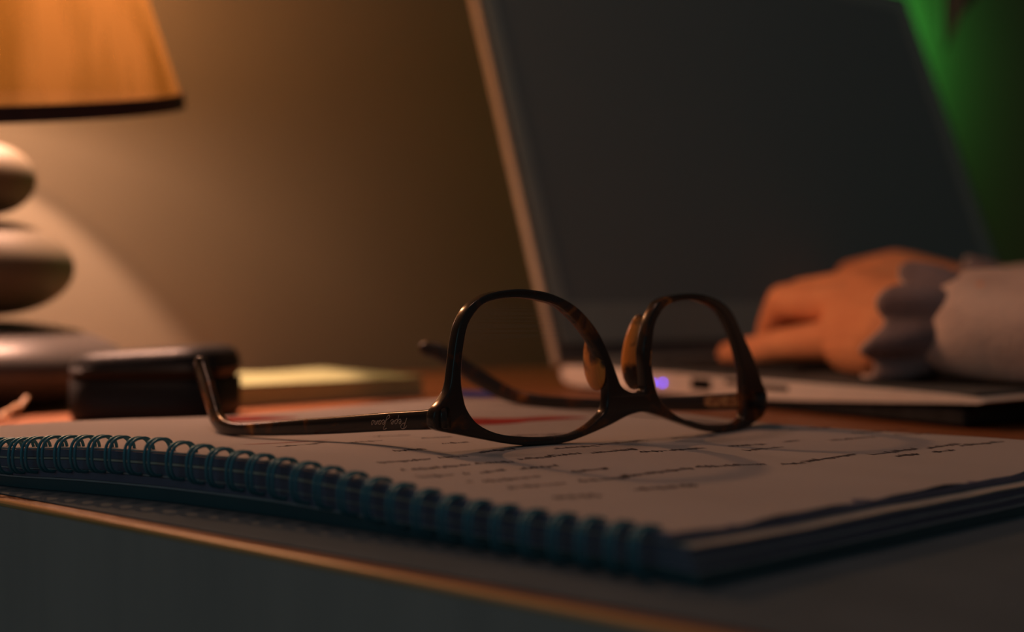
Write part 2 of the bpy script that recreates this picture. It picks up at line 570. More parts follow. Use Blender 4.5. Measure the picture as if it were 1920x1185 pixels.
nb = thing('spiral_notebook', P(0, 370, -52), 'open wire-bound notebook with handwritten pages under the tortoiseshell glasses', 'notebook')
prop(obj('page', *layer(0.0, 0.03, (0, 0, 0), 0.30, 1), M['page'], nb, smooth=False), 'top page covered in blurred handwriting')
for nm, f0, f1, ext, m, lab, sd in [
    ('divider', 0.04, 0.21, (0.8, 1.6, 0.5), 'navy', 'navy divider card', 2),
    ('sheets', 0.22, 0.27, (0.8, 1.0, 4.8), 'sheets', 'cream page block', 3),
    ('divider', 0.28, 0.47, (1.0, 1.2, 4.0), 'navy', 'navy divider card', 4),
    ('sheets', 0.48, 0.52, (0.8, 1.0, 5.4), 'grey_sheets', 'grey page block', 5),
    ('divider', 0.53, 0.69, (0.9, 1.2, 4.6), 'navy', 'navy divider card', 6),
    ('sheets', 0.70, 0.74, (0.8, 1.0, 5.8), 'grey_sheets', 'grey page block', 7),
    ('back_cover', 0.75, 1.0, (0.4, 1.8, 5.6), 'teal', 'teal back cover', 8)]:
    prop(obj(nm, *layer(f0, f1, ext, 0.10, sd), M[m], nb), lab)


def page_pt(px, py, lift=0.05):
    """point of the top page seen at px, py (mm)"""
    lo, hi = 190.0, 540.0
    g = lambda d: (HOR - py) / F * d - H((px - 960) / F * d, d)
    dd = np.linspace(lo, hi, 80)
    vals = [g(x) for x in dd]
    for a, b, va, vb in zip(dd, dd[1:], vals, vals[1:]):
        if va > 0 >= vb:
            d = a + (b - a) * va / (va - vb)
            return np.array([(px - 960) / F * d, d])
    return None


def ribbon(path, w, lift=0.06):
    """flat mark lying on the page along plan points (mm)"""
    vs, fs = [], []
    m = len(path)
    ww = w if isinstance(w, (list, tuple)) else [w] * m
    for i in range(m):
        a = path[max(i - 1, 0)]; b_ = path[min(i + 1, m - 1)]
        t = (b_ - a); t = t / (np.linalg.norm(t) + 1e-9)
        nn = np.array([-t[1], t[0]])
        for sgn in (-1, 1):
            q = path[i] + nn * sgn * ww[i] / 2
            vs.append(P(q[0], q[1], H(*q) + lift))
    for i in range(m - 1):
        fs.append((2 * i, 2 * i + 1, 2 * i + 3, 2 * i + 2))
    return vs, fs


words = [(712, 868, 810, 860), (825, 859, 876, 855), (898, 849, 968, 841), (772, 881, 884, 871), (890, 870, 966, 866), (975, 862, 1092, 850), (752, 882, 764, 881),
         (788, 895, 812, 892), (820, 893, 853, 890), (872, 889, 886, 888), (900, 887, 952, 881), (976, 880, 1050, 873), (1072, 885, 1148, 878),
         (876, 904, 888, 903), (908, 903, 1016, 893), (952, 915, 1066, 906), (1086, 903, 1182, 896), (1038, 934, 1130, 929), (1190, 919, 1308, 910), (1160, 895, 1300, 878), (1305, 876, 1436, 870),
         (1466, 871, 1512, 868), (1512, 866, 1605, 851), (1636, 853, 1722, 841), (1740, 841, 1800, 832), (1680, 856, 1724, 851), (1750, 848, 1792, 844), (1800, 836, 1884, 828),
         (1256, 845, 1322, 840), (1366, 837, 1436, 833), (1470, 829, 1500, 826), (1040, 842, 1120, 836), (1120, 834, 1210, 826), (1110, 850, 1196, 842), (1200, 848, 1250, 845),
         (520, 838, 570, 834), (580, 834, 612, 829), (660, 830, 720, 826), (700, 819, 770, 816), (740, 846, 800, 842), (790, 822, 850, 819), (830, 832, 880, 829),
         (960, 818, 1010, 815), (1020, 816, 1090, 812), (1260, 822, 1340, 818), (1400, 845, 1470, 838), (1560, 826, 1640, 819), (1600, 812, 1700, 806), (1480, 806, 1560, 802), (1680, 816, 1760, 812)]
segs = []
for x0, y0, x1, y1 in words:
    a = page_pt(x0, y0); b_ = page_pt(x1, y1)
    if a is None or b_ is None: continue
    u = b_ - a; ln = np.linalg.norm(u)
    if ln < 1 or ln > 60: continue
    u /= ln; nn = np.array([-u[1], u[0]])
    k = max(3, int(ln / 0.42)); path = []
    for i in range(k):
        if random.random() < 0.09 and len(path) > 2:
            segs.append(ribbon(path, 0.62)); path = []
        amp = random.choice([0.7, 0.8, 0.9, 1.0, 1.8, 2.3]) * (1 if i % 2 else -0.7)
        path.append(a + u * (i + random.uniform(-.4, .4)) * ln / k + nn * amp)
    if len(path) > 1: segs.append(ribbon(path, 0.62))
prop(obj('handwriting', *join(*segs), M['ink'], nb), 'dark ink handwriting', kind='stuff')


def px_ribbon(pts, w):
    q = [page_pt(*p) for p in pts]
    q = [p for p in q if p is not None]
    q = catmull(q, 5, closed=False)
    return ribbon(q, list(np.interp(np.linspace(0, 1, len(q)), np.linspace(0, 1, len(w)), w)), 0.07)


for pts, w in [([(456, 834), (500, 832), (560, 829), (618, 825)], [0.5, 1.2, 1.4, 0.5]),
               ([(880, 791), (930, 790), (985, 787), (1040, 784), (1100, 783)], [22, 18, 9, 9, 1.5]),
               ([(415, 787), (470, 785), (520, 784), (560, 783)], [15, 15, 9, 1])]:
    prop(obj('red_mark', *px_ribbon(pts, w), M['red_ink'], nb), 'red pen stroke')
# blue index tab at the far corner
tv = [(-26, 509), (2, 493), (5, 499), (-22, 515)]
vs = [P(x, d, H(x, d) + 0.8 + z) for z in (0, 2.0) for x, d in tv]
prop(obj('index_tab', vs, [(0, 1, 2, 3), (4, 5, 6, 7), (0, 1, 5, 4), (1, 2, 6, 5), (2, 3, 7, 6), (3, 0, 4, 7)], M['blue'], nb), 'blue index tab')

# wire loops: each pair of wires is one ring; all share one mesh
ring_x = [-142, -114, -86, -58, -31, -5, 20, 44, 68, 99, 130, 160, 192, 225, 261, 299, 341, 379, 416, 454, 492, 533, 577, 620, 665, 711, 757, 805, 854, 903, 953, 1006, 1060, 1113, 1168, 1216]
cy_x = [-158, 20, 100, 200, 300, 400, 500, 600, 700, 800, 900, 1000, 1100, 1180, 1240]
cy_y = [844, 855, 851, 851, 857, 874, 891, 910, 934, 959, 982, 1000, 1017, 1029, 1038]
dx_x = [e[0] for e in edge_px][::-1]; dx_d = [e[2] - 0.8 for e in edge_px][::-1]
dx_x = [-158] + dx_x; dx_d = [365] + dx_d
RR = 4.6
vs, fs = [], []
for off in (-0.75, 0.75):
    path = []
    for k in range(30):
        q = 2 * math.pi * k / 30
        sq = 1.0 / (abs(math.cos(q)) ** 2.6 + abs(math.sin(q)) ** 2.6) ** (1 / 2.6)
        path.append(Vector((0.001 * off, 0.001 * RR * 0.95 * math.cos(q) * sq, 0.001 * RR * math.sin(q) * sq)))
    a, b_ = tube(path, 0.00042, 7, closed=True)
    o_ = len(vs); vs += a; fs += [tuple(i + o_ for i in x) for x in b_]
rme = bpy.data.meshes.new('ring')
rme.from_pydata([tuple(v) for v in vs], [], fs)
for p in rme.polygons: p.use_smooth = True
rme.materials.append(M['wire'])


def ring_c(x):
    d = float(np.interp(x, dx_x, dx_d)); y = float(np.interp(x, cy_x, cy_y))
    c = at(x, y, d)
    c.z = max(c.z, CAM_Z + (-51.6 + RR + 0.45) / 1000)
    return c


for x in ring_x:
    c = ring_c(x)
    t = ring_c(x + 25) - ring_c(x - 25); t.z = 0
    o = bpy.data.objects.new('ring', rme)
    o.parent = nb
    o.location = c - root_loc(nb)
    o.rotation_euler = (0, 0, math.atan2(t.y, t.x))
    C.objects.link(o)

# ------------------------------------------------------------------ spectacles, lying upside down on the page
G0 = np.array([7.4, 340.0]); GD = np.array([0.743, 0.669]); GN = np.array([0.669, -0.743])
specs = thing('eyeglasses', P(15, 390, -41.5), 'tortoiseshell eyeglasses lying upside down on the open notebook', 'glasses')


def wrap(t): return -0.00080 * (t - 36) ** 2


def front_pos(t, z, dep):
    q = G0 + GD * t + GN * (wrap(t) + dep)
    return P(q[0], q[1], z)


def front_uv(px, py):
    k = (px - 960) / F
    t = 0.0
    for _ in range(12):
        g = lambda t: (G0 + GD * t + GN * wrap(t))[0] - k * (G0 + GD * t + GN * wrap(t))[1]
        t -= g(t) / ((g(t + .01) - g(t)) / .01)
    d = (G0 + GD * t + GN * wrap(t))[1]
    return (t, (HOR - py) / F * d)


OUT = [(818, 768), (831, 752), (845, 727), (851, 683), (856, 643), (864, 607), (879, 578), (900, 560), (928, 548), (970, 542), (1003, 544), (1039, 552), (1079, 573), (1109, 603), (1131, 637),
       (1149, 679), (1158, 703), (1167, 724), (1182, 734), (1198, 737), (1210, 732), (1210, 710), (1207, 667), (1210, 637), (1218, 602), (1230, 575), (1240, 563), (1258, 555), (1296, 550),
       (1327, 554), (1354, 566), (1374, 585), (1394, 626), (1413, 668), (1425, 702), (1436, 731), (1439, 752), (1437, 769), (1430, 783), (1406, 799), (1378, 809), (1348, 811), (1317, 807), (1272, 792),
       (1235, 779), (1208, 773), (1181, 779), (1150, 795), (1124, 807), (1079, 825), (1049, 832), (1003, 836), (957, 833), (912, 825), (866, 816), (821, 806), (814, 788)]
INL = [(868, 670), (866, 713), (871, 749), (878, 770), (894, 792), (918, 807), (948, 816), (991, 820), (1033, 820), (1070, 816), (1100, 804), (1124, 785), (1138, 767), (1141, 737), (1138, 706),
       (1127, 670), (1109, 637), (1082, 602), (1052, 576), (1018, 564), (973, 558), (936, 561), (909, 570), (891, 588), (878, 612), (872, 640)]
INR = [(1225, 637), (1222, 670), (1226, 706), (1235, 740), (1248, 761), (1266, 776), (1290, 788), (1327, 796), (1363, 797), (1384, 793), (1395, 785), (1398, 767), (1397, 731), (1395, 697), (1388, 664),
       (1377, 628), (1360, 594), (1343, 576), (1320, 566), (1296, 562), (1268, 566), (1248, 576), (1234, 597), (1228, 615)]


def plate(name, loops, ext, bev, dep, material, parent, res=4, shrink=0):
    cu = bpy.data.curves.new(name, 'CURVE')
    cu.dimensions = '2D'; cu.fill_mode = 'BOTH'
    cu.extrude = ext / 1000; cu.bevel_depth = bev / 1000; cu.bevel_resolution = 2
    cu.offset = shrink / 1000
    for lp in loops:
        q = catmull([front_uv(*p) for p in lp], res)
        sp = cu.splines.new('POLY'); sp.points.add(len(q) - 1); sp.use_cyclic_u = True
        for i, (t, z) in enumerate(q): sp.points[i].co = (t / 1000, z / 1000, 0, 1)
    tmp = bpy.data.objects.new('tmp', cu)
    C.objects.link(tmp)
    dg = bpy.context.evaluated_depsgraph_get()
    me = bpy.data.meshes.new_from_object(tmp.evaluated_get(dg))
    vs = [front_pos(v.co.x * 1000, v.co.y * 1000, v.co.z * 1000 + dep) for v in me.vertices]
    fs = [tuple(p.vertices) for p in me.polygons]
    bpy.data.objects.remove(tmp)
    bpy.data.meshes.remove(me); bpy.data.curves.remove(cu)
    o = obj(name, vs, fs, material, parent)
    bm = bmesh.new(); bm.from_mesh(o.data)
    bmesh.ops.remove_doubles(bm, verts=bm.verts, dist=1e-6)
    bmesh.ops.recalc_face_normals(bm, faces=bm.faces)
    bm.to_mesh(o.data); bm.free()
    return o


fr_o = plate('frame', [OUT, INL, INR], 1.25, 0.55, -1.8, M['tortoise'], specs, shrink=-0.55)
fr_o.data.polygons.foreach_set('use_smooth', [len(p.vertices) == 4 for p in fr_o.data.polygons])
for lp in (INL, INR):
    prop(plate('lens', [lp], 0.6, 0.0, -1.8, M['glass'], specs), 'clear lens')

# temples


def temple(name, pts, X0, D0, psi, parent, th=1.5, inward=None):
    """pts: (px, py, half height mm, inward offset mm); swept rounded bar in a vertical plane from the hinge"""
    sx, cx = math.sin(psi), math.cos(psi)
    inn = inward
    cen = []
    for px, py, hh, off in catmull(pts, 5, closed=False):
        k = (px - 960) / F
        s = (X0 + off * inn[0] - k * (D0 + off * inn[1])) / (sx + k * cx)
        x = X0 - sx * s + off * inn[0]; d = D0 + cx * s + off * inn[1]
        cen.append((P(x, d, (HOR - py) / F * d), hh / 1000))
    side = Vector((cx, sx, 0))
    vs, fs = [], []
    m = 12
    for i, (c, hh) in enumerate(cen):
        a = cen[max(i - 1, 0)][0]; b_ = cen[min(i + 1, len(cen) - 1)][0]
        t = (b_ - a).normalized()
        sd = (side - t * side.dot(t)).normalized()
        up = sd.cross(t).normalized()
        endf = 1.0
        if i >= len(cen) - 3: endf = (1.0, 0.8, 0.35)[i - len(cen) + 3]
        for k in range(m):
            q = 2 * math.pi * (k + .5) / m
            sq = 1.0 / (abs(math.cos(q)) ** 5 + abs(math.sin(q)) ** 5) ** 0.2
            vs.append(c + sd * math.cos(q) * sq * th / 1000 + up * math.sin(q) * sq * hh * endf)
    nn = len(cen)
    for i in range(nn - 1):
        for k in range(m):
            fs.append((i * m + k, i * m + (k + 1) % m, (i + 1) * m + (k + 1) % m, (i + 1) * m + k))
    fs += [tuple(range(m)), tuple((nn - 1) * m + k for k in range(m))]
    o = obj(name, vs, fs, M['tortoise'], parent, smooth=True)
    return o, cen


PSI1 = math.radians(50)
lt = [(838, 784, 2.8, 0), (800, 787, 2.65, 0), (738, 790, 2.55, 0), (634, 797, 2.45, 0), (560, 801, 2.35, 0), (500, 804, 2.1, 0), (455, 805, 1.9, 0), (424, 801, 2.3, 1),
      (408, 785, 2.5, 3), (399, 760, 2.6, 5), (389, 725, 2.9, 8), (379, 692, 2.9, 11), (375, 672, 2.4, 12)]
tl_o, lcen = temple('temple', lt, -15.0, 320.0, PSI1, specs, 1.5, (0.643, 0.766))
rt = [(1436, 752, 3.0, 0), (1395, 752, 2.9, 0), (1317, 755, 2.7, 0), (1241, 756, 2.5, 0), (1135, 758, 2.1, 0), (1060, 755, 2.1, 0), (1000, 750, 2.3, 0), (954, 739, 2.8, 0), (912, 717, 3.2, 0),
      (875, 694, 3.3, 0), (845, 673, 3.3, 0), (815, 657, 3.2, 0), (790, 652, 2.6, 0)]
tr_o, rcen = temple('temple', rt, 83.5, 411.0, math.radians(59), specs, 1.5, (-0.515, -0.857))

# hinge blocks joining rim ends and temples
for (px, py, t_off) in ((832, 786, 0), (1427, 752, 0)):
    t, z = front_uv(px, py)
    q = G0 + GD * t + GN * (wrap(t) - 4.3)
    c = P(q[0], q[1], z)
    ux = Vector((GD[0], GD[1], 0)); un = Vector((GN[0], GN[1], 0))
    v, f = box(c - ux * 0.0016 - un * 0.0014 - Zv * 0.002, ux * 0.0032, un * 0.0034, Zv * 0.004, 0.0005, 2)
    prop(obj('hinge', v, f, M['brass'], specs), 'metal hinge')

# moulded nose pads behind the rims
for px, py, lean, hz in ((1136, 676, 1, 9.0), (1217, 660, -1, 11.5)):
    t, z = front_uv(px, py)
    bm = bmesh.new()
    bmesh.ops.create_uvsphere(bm, u_segments=20, v_segments=12, radius=1.0)
    ux = Vector((GD[0], GD[1], 0)); un = Vector((GN[0], GN[1], 0))
    q = G0 + GD * t + GN * (wrap(t) - 5.0)
    c = P(q[0], q[1], z)
    for v in bm.verts:
        x, y, zz = v.co
        v.co = c + un * (0.0050 * y * (1 - 0.25 * zz)) + ux * (0.0016 * x + lean * (-0.0012 * zz - 0.0010 * y)) + Zv * 0.001 * hz * zz
    v, f = bm_data(bm)
    prop(obj('nose_pad', v, f, M['amber'], specs, smooth=True), 'amber moulded nose pad')

# script lettering on the outer face of the near temple, upside down like the glasses: Pepe Jeans
def script_word():
    """strokes of 'Pepe Jeans' in a joined hand; x advances right, x-height 1"""
    S = []
    e_ = lambda x: [(x, .45), (x + .45, .62), (x + .5, .95), (x + .25, 1.05), (x + .08, .6), (x + .22, .08), (x + .5, .02), (x + .85, .4)]
    S.append([(0.1, -.2), (0.35, .9), (.6, 2.0)])
    S.append([(-.1, 1.5), (.4, 2.1), (1.1, 2.15), (1.35, 1.6), (1.0, 1.05), (.45, .9)])
    S.append(e_(1.3))
    S.append([(2.15, .4), (2.35, 1.0), (2.2, .2), (2.05, -.9)]); S.append([(2.3, .8), (2.65, 1.05), (2.85, .6), (2.6, .05), (2.25, .1)])
    S.append([(2.8, .2), (3.1, .45)] + e_(3.1))
    S.append([(4.6, 1.9), (5.4, 2.15), (5.1, 1.0), (4.8, -.6), (4.35, -1.0), (4.2, -.5), (5.2, .3)])
    S.append(e_(5.2))
    S.append([(6.6, .95), (6.2, .9), (6.1, .3), (6.35, .02), (6.6, .5), (6.65, .95), (6.62, .2), (6.95, .3)])
    S.append([(7.0, .95), (7.02, .05), (7.2, .8), (7.5, .95), (7.52, .1), (7.8, .3)])
    S.append([(7.8, .3), (8.2, 1.05), (8.3, .4), (8.1, .02), (7.85, .1)])
    return S


strokes = []
a0, a1 = (771, 789.5), (705, 792.5)          # baseline start and end in the photograph; the word runs leftwards
i0 = [c for c, h in lcen]
side = Vector((math.cos(PSI1), math.sin(PSI1), 0))
def temple_pt(px, py):
    k = (px - 960) / F
    s = (-15.0 - k * 320.0) / (math.sin(PSI1) + k * math.cos(PSI1))
    x = -15.0 - math.sin(PSI1) * s; d = 320.0 + math.cos(PSI1) * s
    return P(x, d, (HOR - py) / F * d) - side * 0.00152
for st in script_word():
    path = []
    for x, y in catmull(st, 3, closed=False):
        u = x / 8.3
        px = a0[0] + (a1[0] - a0[0]) * u - (0.12 * y * 6)
        py = a0[1] + (a1[1] - a0[1]) * u - 5 + y * 8.2
        path.append(temple_pt(px, py))
    strokes.append(tube(path, 0.00011, 5))
prop(obj('lettering', *join(*strokes), M['letter'], specs), 'fine silver script lettering on the near temple')
# plate added on the inner face of the far temple, coloured as a glint
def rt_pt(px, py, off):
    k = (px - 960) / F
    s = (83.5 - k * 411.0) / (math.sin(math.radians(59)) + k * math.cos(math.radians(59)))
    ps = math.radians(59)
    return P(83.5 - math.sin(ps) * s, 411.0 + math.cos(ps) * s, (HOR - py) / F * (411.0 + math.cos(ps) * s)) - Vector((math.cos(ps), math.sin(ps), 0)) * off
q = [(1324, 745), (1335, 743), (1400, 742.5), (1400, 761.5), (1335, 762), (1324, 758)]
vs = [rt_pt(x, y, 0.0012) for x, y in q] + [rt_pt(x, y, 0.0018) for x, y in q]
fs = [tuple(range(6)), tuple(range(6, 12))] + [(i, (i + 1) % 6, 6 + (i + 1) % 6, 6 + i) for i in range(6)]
prop(obj('glint_plate', vs, fs, M['glint'], specs), 'orange plate painted as a glint inside the far temple')

# ------------------------------------------------------------------ laptop
K = 1.13


def PK(x, d, h): return P(x * K, d * K, h * K)


ph, ta = math.radians(34.9), math.radians(21.1)
LW = Vector((math.cos(ph), math.sin(ph), 0)) * K; LB = Vector((math.sin(ph), -math.cos(ph), 0)) * K
LE = -LB * math.sin(ta) + Zv * K * math.cos(ta); LN = LB * math.cos(ta) + Zv * K * math.sin(ta)
S0 = PK(24, 620, -34.0)
WID, LEN = 0.409, 0.2835
lap = thing('laptop', flat(S0 + LW * .2 + LB * .12, T), 'open laptop with a dark screen and pale side edge behind the glasses', 'laptop')


def lp(u, s, h):
    """u along the hinge, s towards the user (m), h height in mm from the lens"""
    p = S0 + LW * u + LB * s
    return Vector((p.x, p.y, CAM_Z + h * K / 1000))


prof = [(0.001, -34.6), (0.004, -33.7), (0.02, -33.5), (0.12, -33.5), (0.20, -33.6), (0.228, -33.9), (0.240, -34.6), (0.2425, -35.3), (0.240, -36.2), (0.225, -37.0), (0.205, -38.3), (0.16, -40.8), (0.11, -42.8), (0.05, -43.4), (0.012, -43.6), (0.003, -42.0), (0.0, -38.0)]
k = len(prof)
ins = [(0.0, 0.9), (0.0012, 1.0), (WID - 0.0012, 1.0), (WID, 0.9)]
cen_h = -38.0
vs, fs = [], []
for u, sc in ins:
    for s, h in prof:
        vs.append(lp(u, 0.12 + (s - 0.12) * (1 if sc == 1.0 else 0.994), cen_h + (h - cen_h) * sc))
for i in range(len(ins) - 1):
    for j in range(k):
        fs.append((i * k + j, i * k + (j + 1) % k, (i + 1) * k + (j + 1) % k, (i + 1) * k + j))
fs += [tuple(range(k)), tuple((len(ins) - 1) * k + j for j in range(k))]
base = obj('base', vs, fs, M['silver'], lap)
prop(base, 'pale silver base shell')
v, f = box(lp(0.003, 0.012, -44.9), LW * (WID - 0.006), LB * 0.220, Zv * 0.0068, 0.001)
prop(obj('underside', v, f, M['port'], lap), 'black underside')
for u in (0.03, WID - 0.05):
    for s in (0.03, 0.17):
        v, f = box(flat(lp(u, s, 0), DESK_Z + 0.0001), LW * 0.02, LB * 0.012, Zv * 0.0018, 0.0005, 2)
        obj('foot', v, f, M['port'], lap)
v, f = box(lp(0.0025, 0.008, -33.9), LW * (WID - 0.005), LB * 0.229, Zv * 0.0012, 0.0003, 1)
deck = prop(obj('deck', v, f, M['black'], lap), 'black keyboard deck')
key_me = None
for r_ in range(5):
    nkeys = 15
    for c_ in range(nkeys):
        if r_ == 4 and 4 < c_ < 10: continue
        u = 0.030 + c_ * 0.0234; s = 0.030 + r_ * 0.0205
        if key_me is None:
            v, f = box(Vector((0, 0, 0)), LW * 0.0195, LB * 0.017, Zv * 0.0016, 0.0005, 1)
            key_me = bpy.data.meshes.new('key'); key_me.from_pydata([tuple(x) for x in v], [], f); key_me.materials.append(M['port'])
        o = bpy.data.objects.new('key', key_me); o.parent = deck; o.location = lp(u, s, -32.25) - root_loc(deck); C.objects.link(o)
v, f = box(lp(0.030 + 5 * 0.0234, 0.030 + 4 * 0.0205, -32.25), LW * 0.113, LB * 0.017, Zv * 0.0016, 0.0005, 1)
prop(obj('space_bar', v, f, M['port'], deck), 'space bar')
v, f = box(lp(0.145, 0.142, -32.3), LW * 0.105, LB * 0.068, Zv * 0.0004)
obj('touchpad', v, f, M['screen'], deck)
# lid


def ld(u, v, n): return S0 + LW * u + LE * v + LN * n


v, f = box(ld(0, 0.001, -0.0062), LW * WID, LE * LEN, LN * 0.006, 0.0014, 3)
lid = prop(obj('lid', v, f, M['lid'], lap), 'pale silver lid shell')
v, f = box(ld(0.0006, 0.002, -0.0004), LW * (WID - 0.0012), LE * (LEN - 0.0016), LN * 0.0008, 0.0002, 1)
prop(obj('gasket', v, f, M['black'], lid), 'black rim of the lid')


def frame_ring(o0, ax, ay, az, w, h, t, l, r, bt, tp):
    xs = [0, l, w - r, w]; ys = [0, bt, h - tp, h]
    parts = []
    for x0, x1, y0, y1 in ((0, w, 0, bt), (0, w, h - tp, h), (0, l, bt, h - tp), (w - r, w, bt, h - tp)):
        parts.append(box(o0 + ax * x0 + ay * y0, ax * (x1 - x0), ay * (y1 - y0), az * t))
    return join(*parts)


prop(obj('bezel', *frame_ring(ld(0.0045, 0.012, 0.0003), LW, LE, LN, WID - 0.009, LEN - 0.016, 0.0007, 0.0085, 0.0095, 0.022, 0.010), M['bezel'], lid), 'grey bezel')
v, f = box(ld(0.0130, 0.034, 0.0003), LW * (WID - 0.027), LE * (LEN - 0.048), LN * 0.0003)
prop(obj('screen', v, f, M['screen'], lid), 'switched-off black screen')
vs, fs = tube([lp(0.03, 0.003, -33.0), lp(WID - 0.03, 0.003, -33.0)], 0.0034, 14)
obj('hinge', vs, fs, M['black'], lap, smooth=True)
# ports and lights on the side


def side_s(px):
    k = (px - 960) / F * 1.0
    # S0 + LB*s on the ray
    return (k * S0.y - S0.x) / (LB.x - k * LB.y)


def side_box(px0, px1, py0, py1, name, material, lab, out=0.00035):
    s0, s1 = side_s(px0), side_s(px1)
    d0 = (S0 + LB * s0).y * 1000 / K; d1 = (S0 + LB * s1).y * 1000 / K
    h0 = (HOR - py1) / F * d0; h1 = (HOR - py0) / F * d0
    v, f = box(lp(-out, s0, h0), LB * (s1 - s0), Zv * ((h1 - h0) * K / 1000), LW * 0.003, 0.0004, 2)
    return prop(obj(name, v, f, material, base), lab)


side_box(1296, 1333, 708, 730, 'usb_port', M['slot'], 'black square port')
side_box(1360, 1402, 711, 720, 'card_slot', M['slot'], 'thin black slot')
side_box(1424, 1478, 720, 730, 'card_slot', M['slot'], 'thin black slot')
for px in (1223, 1242.5):
    s = side_s(px); d = (S0 + LB * s).y * 1000 / K
    bm = bmesh.new(); bmesh.ops.create_uvsphere(bm, u_segments=10, v_segments=8, radius=0.0006)
    c = lp(-0.0001, s, (HOR - 718) / F * d)
    for vv in bm.verts: vv.co += c
    v, f = bm_data(bm)
    prop(obj('indicator_light', v, f, M['led'], base), 'glowing blue indicator light')

# ------------------------------------------------------------------ lamp
LX, LD_ = -256, 600
lamp = thing('table_lamp', P(LX, LD_, -52), 'lit table lamp with orange fabric shade on stacked pebble base', 'lamp')


def stone(name, cx_, z, rx, rz, material, lab, flat_at=None):
    prof = []
    for i in range(25):
        q = -math.pi / 2 + math.pi * i / 24
        r_ = rx * math.cos(q); zz = z + rz * math.sin(q)
        if flat_at is not None and zz < flat_at: zz = flat_at
        prof.append((max(r_, 0.05) / 1000, zz / 1000))
    c = P(cx_, LD_, 0)
    v, f = lathe(prof, c, 40)
    v = [c + Vector(((p - c).x, (p - c).y * 0.93, (p - c).z)) for p in v]
    return prop(obj(name, v, f, material, lamp, smooth=True), lab)


stone('stone', LX - 2, 58.5, 24, 18, M['stone_light'], 'small pale pebble')
stone('stone', LX, 15, 40, 23.5, M['stone_light'], 'large pale pebble')
stone('stone', LX - 1, -33, 67, 22.5, M['stone_dark'], 'dark base pebble', -51.8)
v, f = tube([P(LX, LD_, 70), P(LX, LD_, 210)], 0.003, 12)
obj('stem', v, f, M['brass'], lamp)
tilt = Matrix.Rotation(math.radians(12.5), 3, 'X')
sc_ = P(LX, LD_, 96)
prof = [(0.0915 - 0.0435 * i / 12, 0.160 * i / 12) for i in range(13)]
v, f = lathe(prof, sc_, 96, tilt)
shade = prop(obj('shade', v, f, M['shade'], lamp, smooth=True), 'tapered orange fabric shade')
tp_ = [(0.0921, -0.004), (0.0930, -0.004), (0.0924, 0.0035), (0.0915, 0.0035), (0.0921, -0.004)]
v, f = lathe(tp_, sc_, 96, tilt)
prop(obj('trim', v, f, M['trim'], shade, smooth=False), 'dark band round the lower rim')
v, f = lathe([(0.048, 0.160), (0.0490, 0.160), (0.0490, 0.164), (0.048, 0.164), (0.048, 0.160)], sc_, 64, tilt)
prop(obj('trim', v, f, M['trim'], shade), 'dark band round the upper rim')
sp_ = [tube([sc_ + tilt @ Vector((0, 0, 0.132)), sc_ + tilt @ Vector((0.0555 * math.cos(q), 0.0555 * math.sin(q), 0.132))], 0.0012, 6) for q in (0.3, 2.4, 4.5)]
obj('spider', *join(*sp_), M['brass'], lamp)
v, f = tube([P(LX, LD_, 252), P(LX, LD_, 272)], 0.014, 16)
obj('socket', v, f, M['brass'], lamp)
pts = [P(-216, 546, -44), P(-216.5, 538, -48), at(30, 762, 532), at(10, 773, 514), at(-60, 790, 500), P(-330, 505, -50.5), P(-360, 560, -50.5)]
pts = [Vector(p) for p in catmull([tuple(p) for p in pts], 6, closed=False)]
for p in pts: p.z = max(p.z, DESK_Z + 0.0016)
v, f = tube(pts, 0.0011, 8)
prop(obj('cord', v, f, M['cord'], lamp, smooth=True), 'orange-lit power cord')
# the lamp's bulb inside the shade, plus an added soft light for fabric scatter
for nm_, z_, e_, r_ in (('bulb', 236, 10.5, 0.008), ('soft_fill', 122, 1.7, 0.034)):
    gl_ = light(nm_, 'POINT', P(LX, LD_ + (9 if nm_ == 'bulb' else 0), z_), (1.0, 0.52, 0.36), e_, shadow_soft_size=r_)
    gl_.parent = lamp
    gl_.location = gl_.location - lamp.location

# ------------------------------------------------------------------ glasses case
cs = thing('glasses_case', P(-155, 536, -52), 'black leather glasses case standing between the lamp base and yellow notepad', 'case')
u_ = Vector((0.995, -0.10, 0)).normalized(); w_ = Vector((0.10, 0.995, 0)).normalized()


def case_shell(z0, z1, top):
    """rounded pebble-like half shell, corners of the outline rounded"""
    vs, fs = [], []
    rings = []
    nn_ = 40
    lv = [(z0, 0.93), (z0 + 1.5, 0.985), (z0 + 4, 1.0), (z1 - 9, 1.0), (z1 - 5.5, 0.985), (z1 - 3, 0.95), (z1 - 1, 0.88), (z1, 0.74)] if top else [(z0, 0.94), (z0 + 1.5, 0.985), (z0 + 4, 1.0), (z1, 1.0)]
    for z, sc in lv:
        rg = []
        for k in range(nn_):
            q = 2 * math.pi * k / nn_
            sq = 1 / (abs(math.cos(q)) ** 5 + abs(math.sin(q)) ** 5) ** 0.2
            x = 33 * math.cos(q) * sq * sc; y = 25 * math.sin(q) * sq * sc
            zz = z + (0 if not top else (x / 33) * 2.2 * (z - z0) / (z1 - z0) - 1.2)
            c = P(-155, 536, max(zz, -51.9))
            rg.append(len(vs)); vs.append(c + u_ * x / 1000 + w_ * y / 1000)
        rings.append(rg)
    for a, b_ in zip(rings, rings[1:]):
        for k in range(nn_):
            fs.append((a[k], a[(k + 1) % nn_], b_[(k + 1) % nn_], b_[k]))
    fs += [tuple(rings[0]), tuple(rings[-1])]
    return vs, fs


prop(obj('body', *case_shell(-51.9, -34.5, False), M['leather'], cs, smooth=True), 'lower half of the case')
prop(obj('lid', *case_shell(-33.2, -20.5, True), M['leather'], cs, smooth=True), 'upper half of the case')
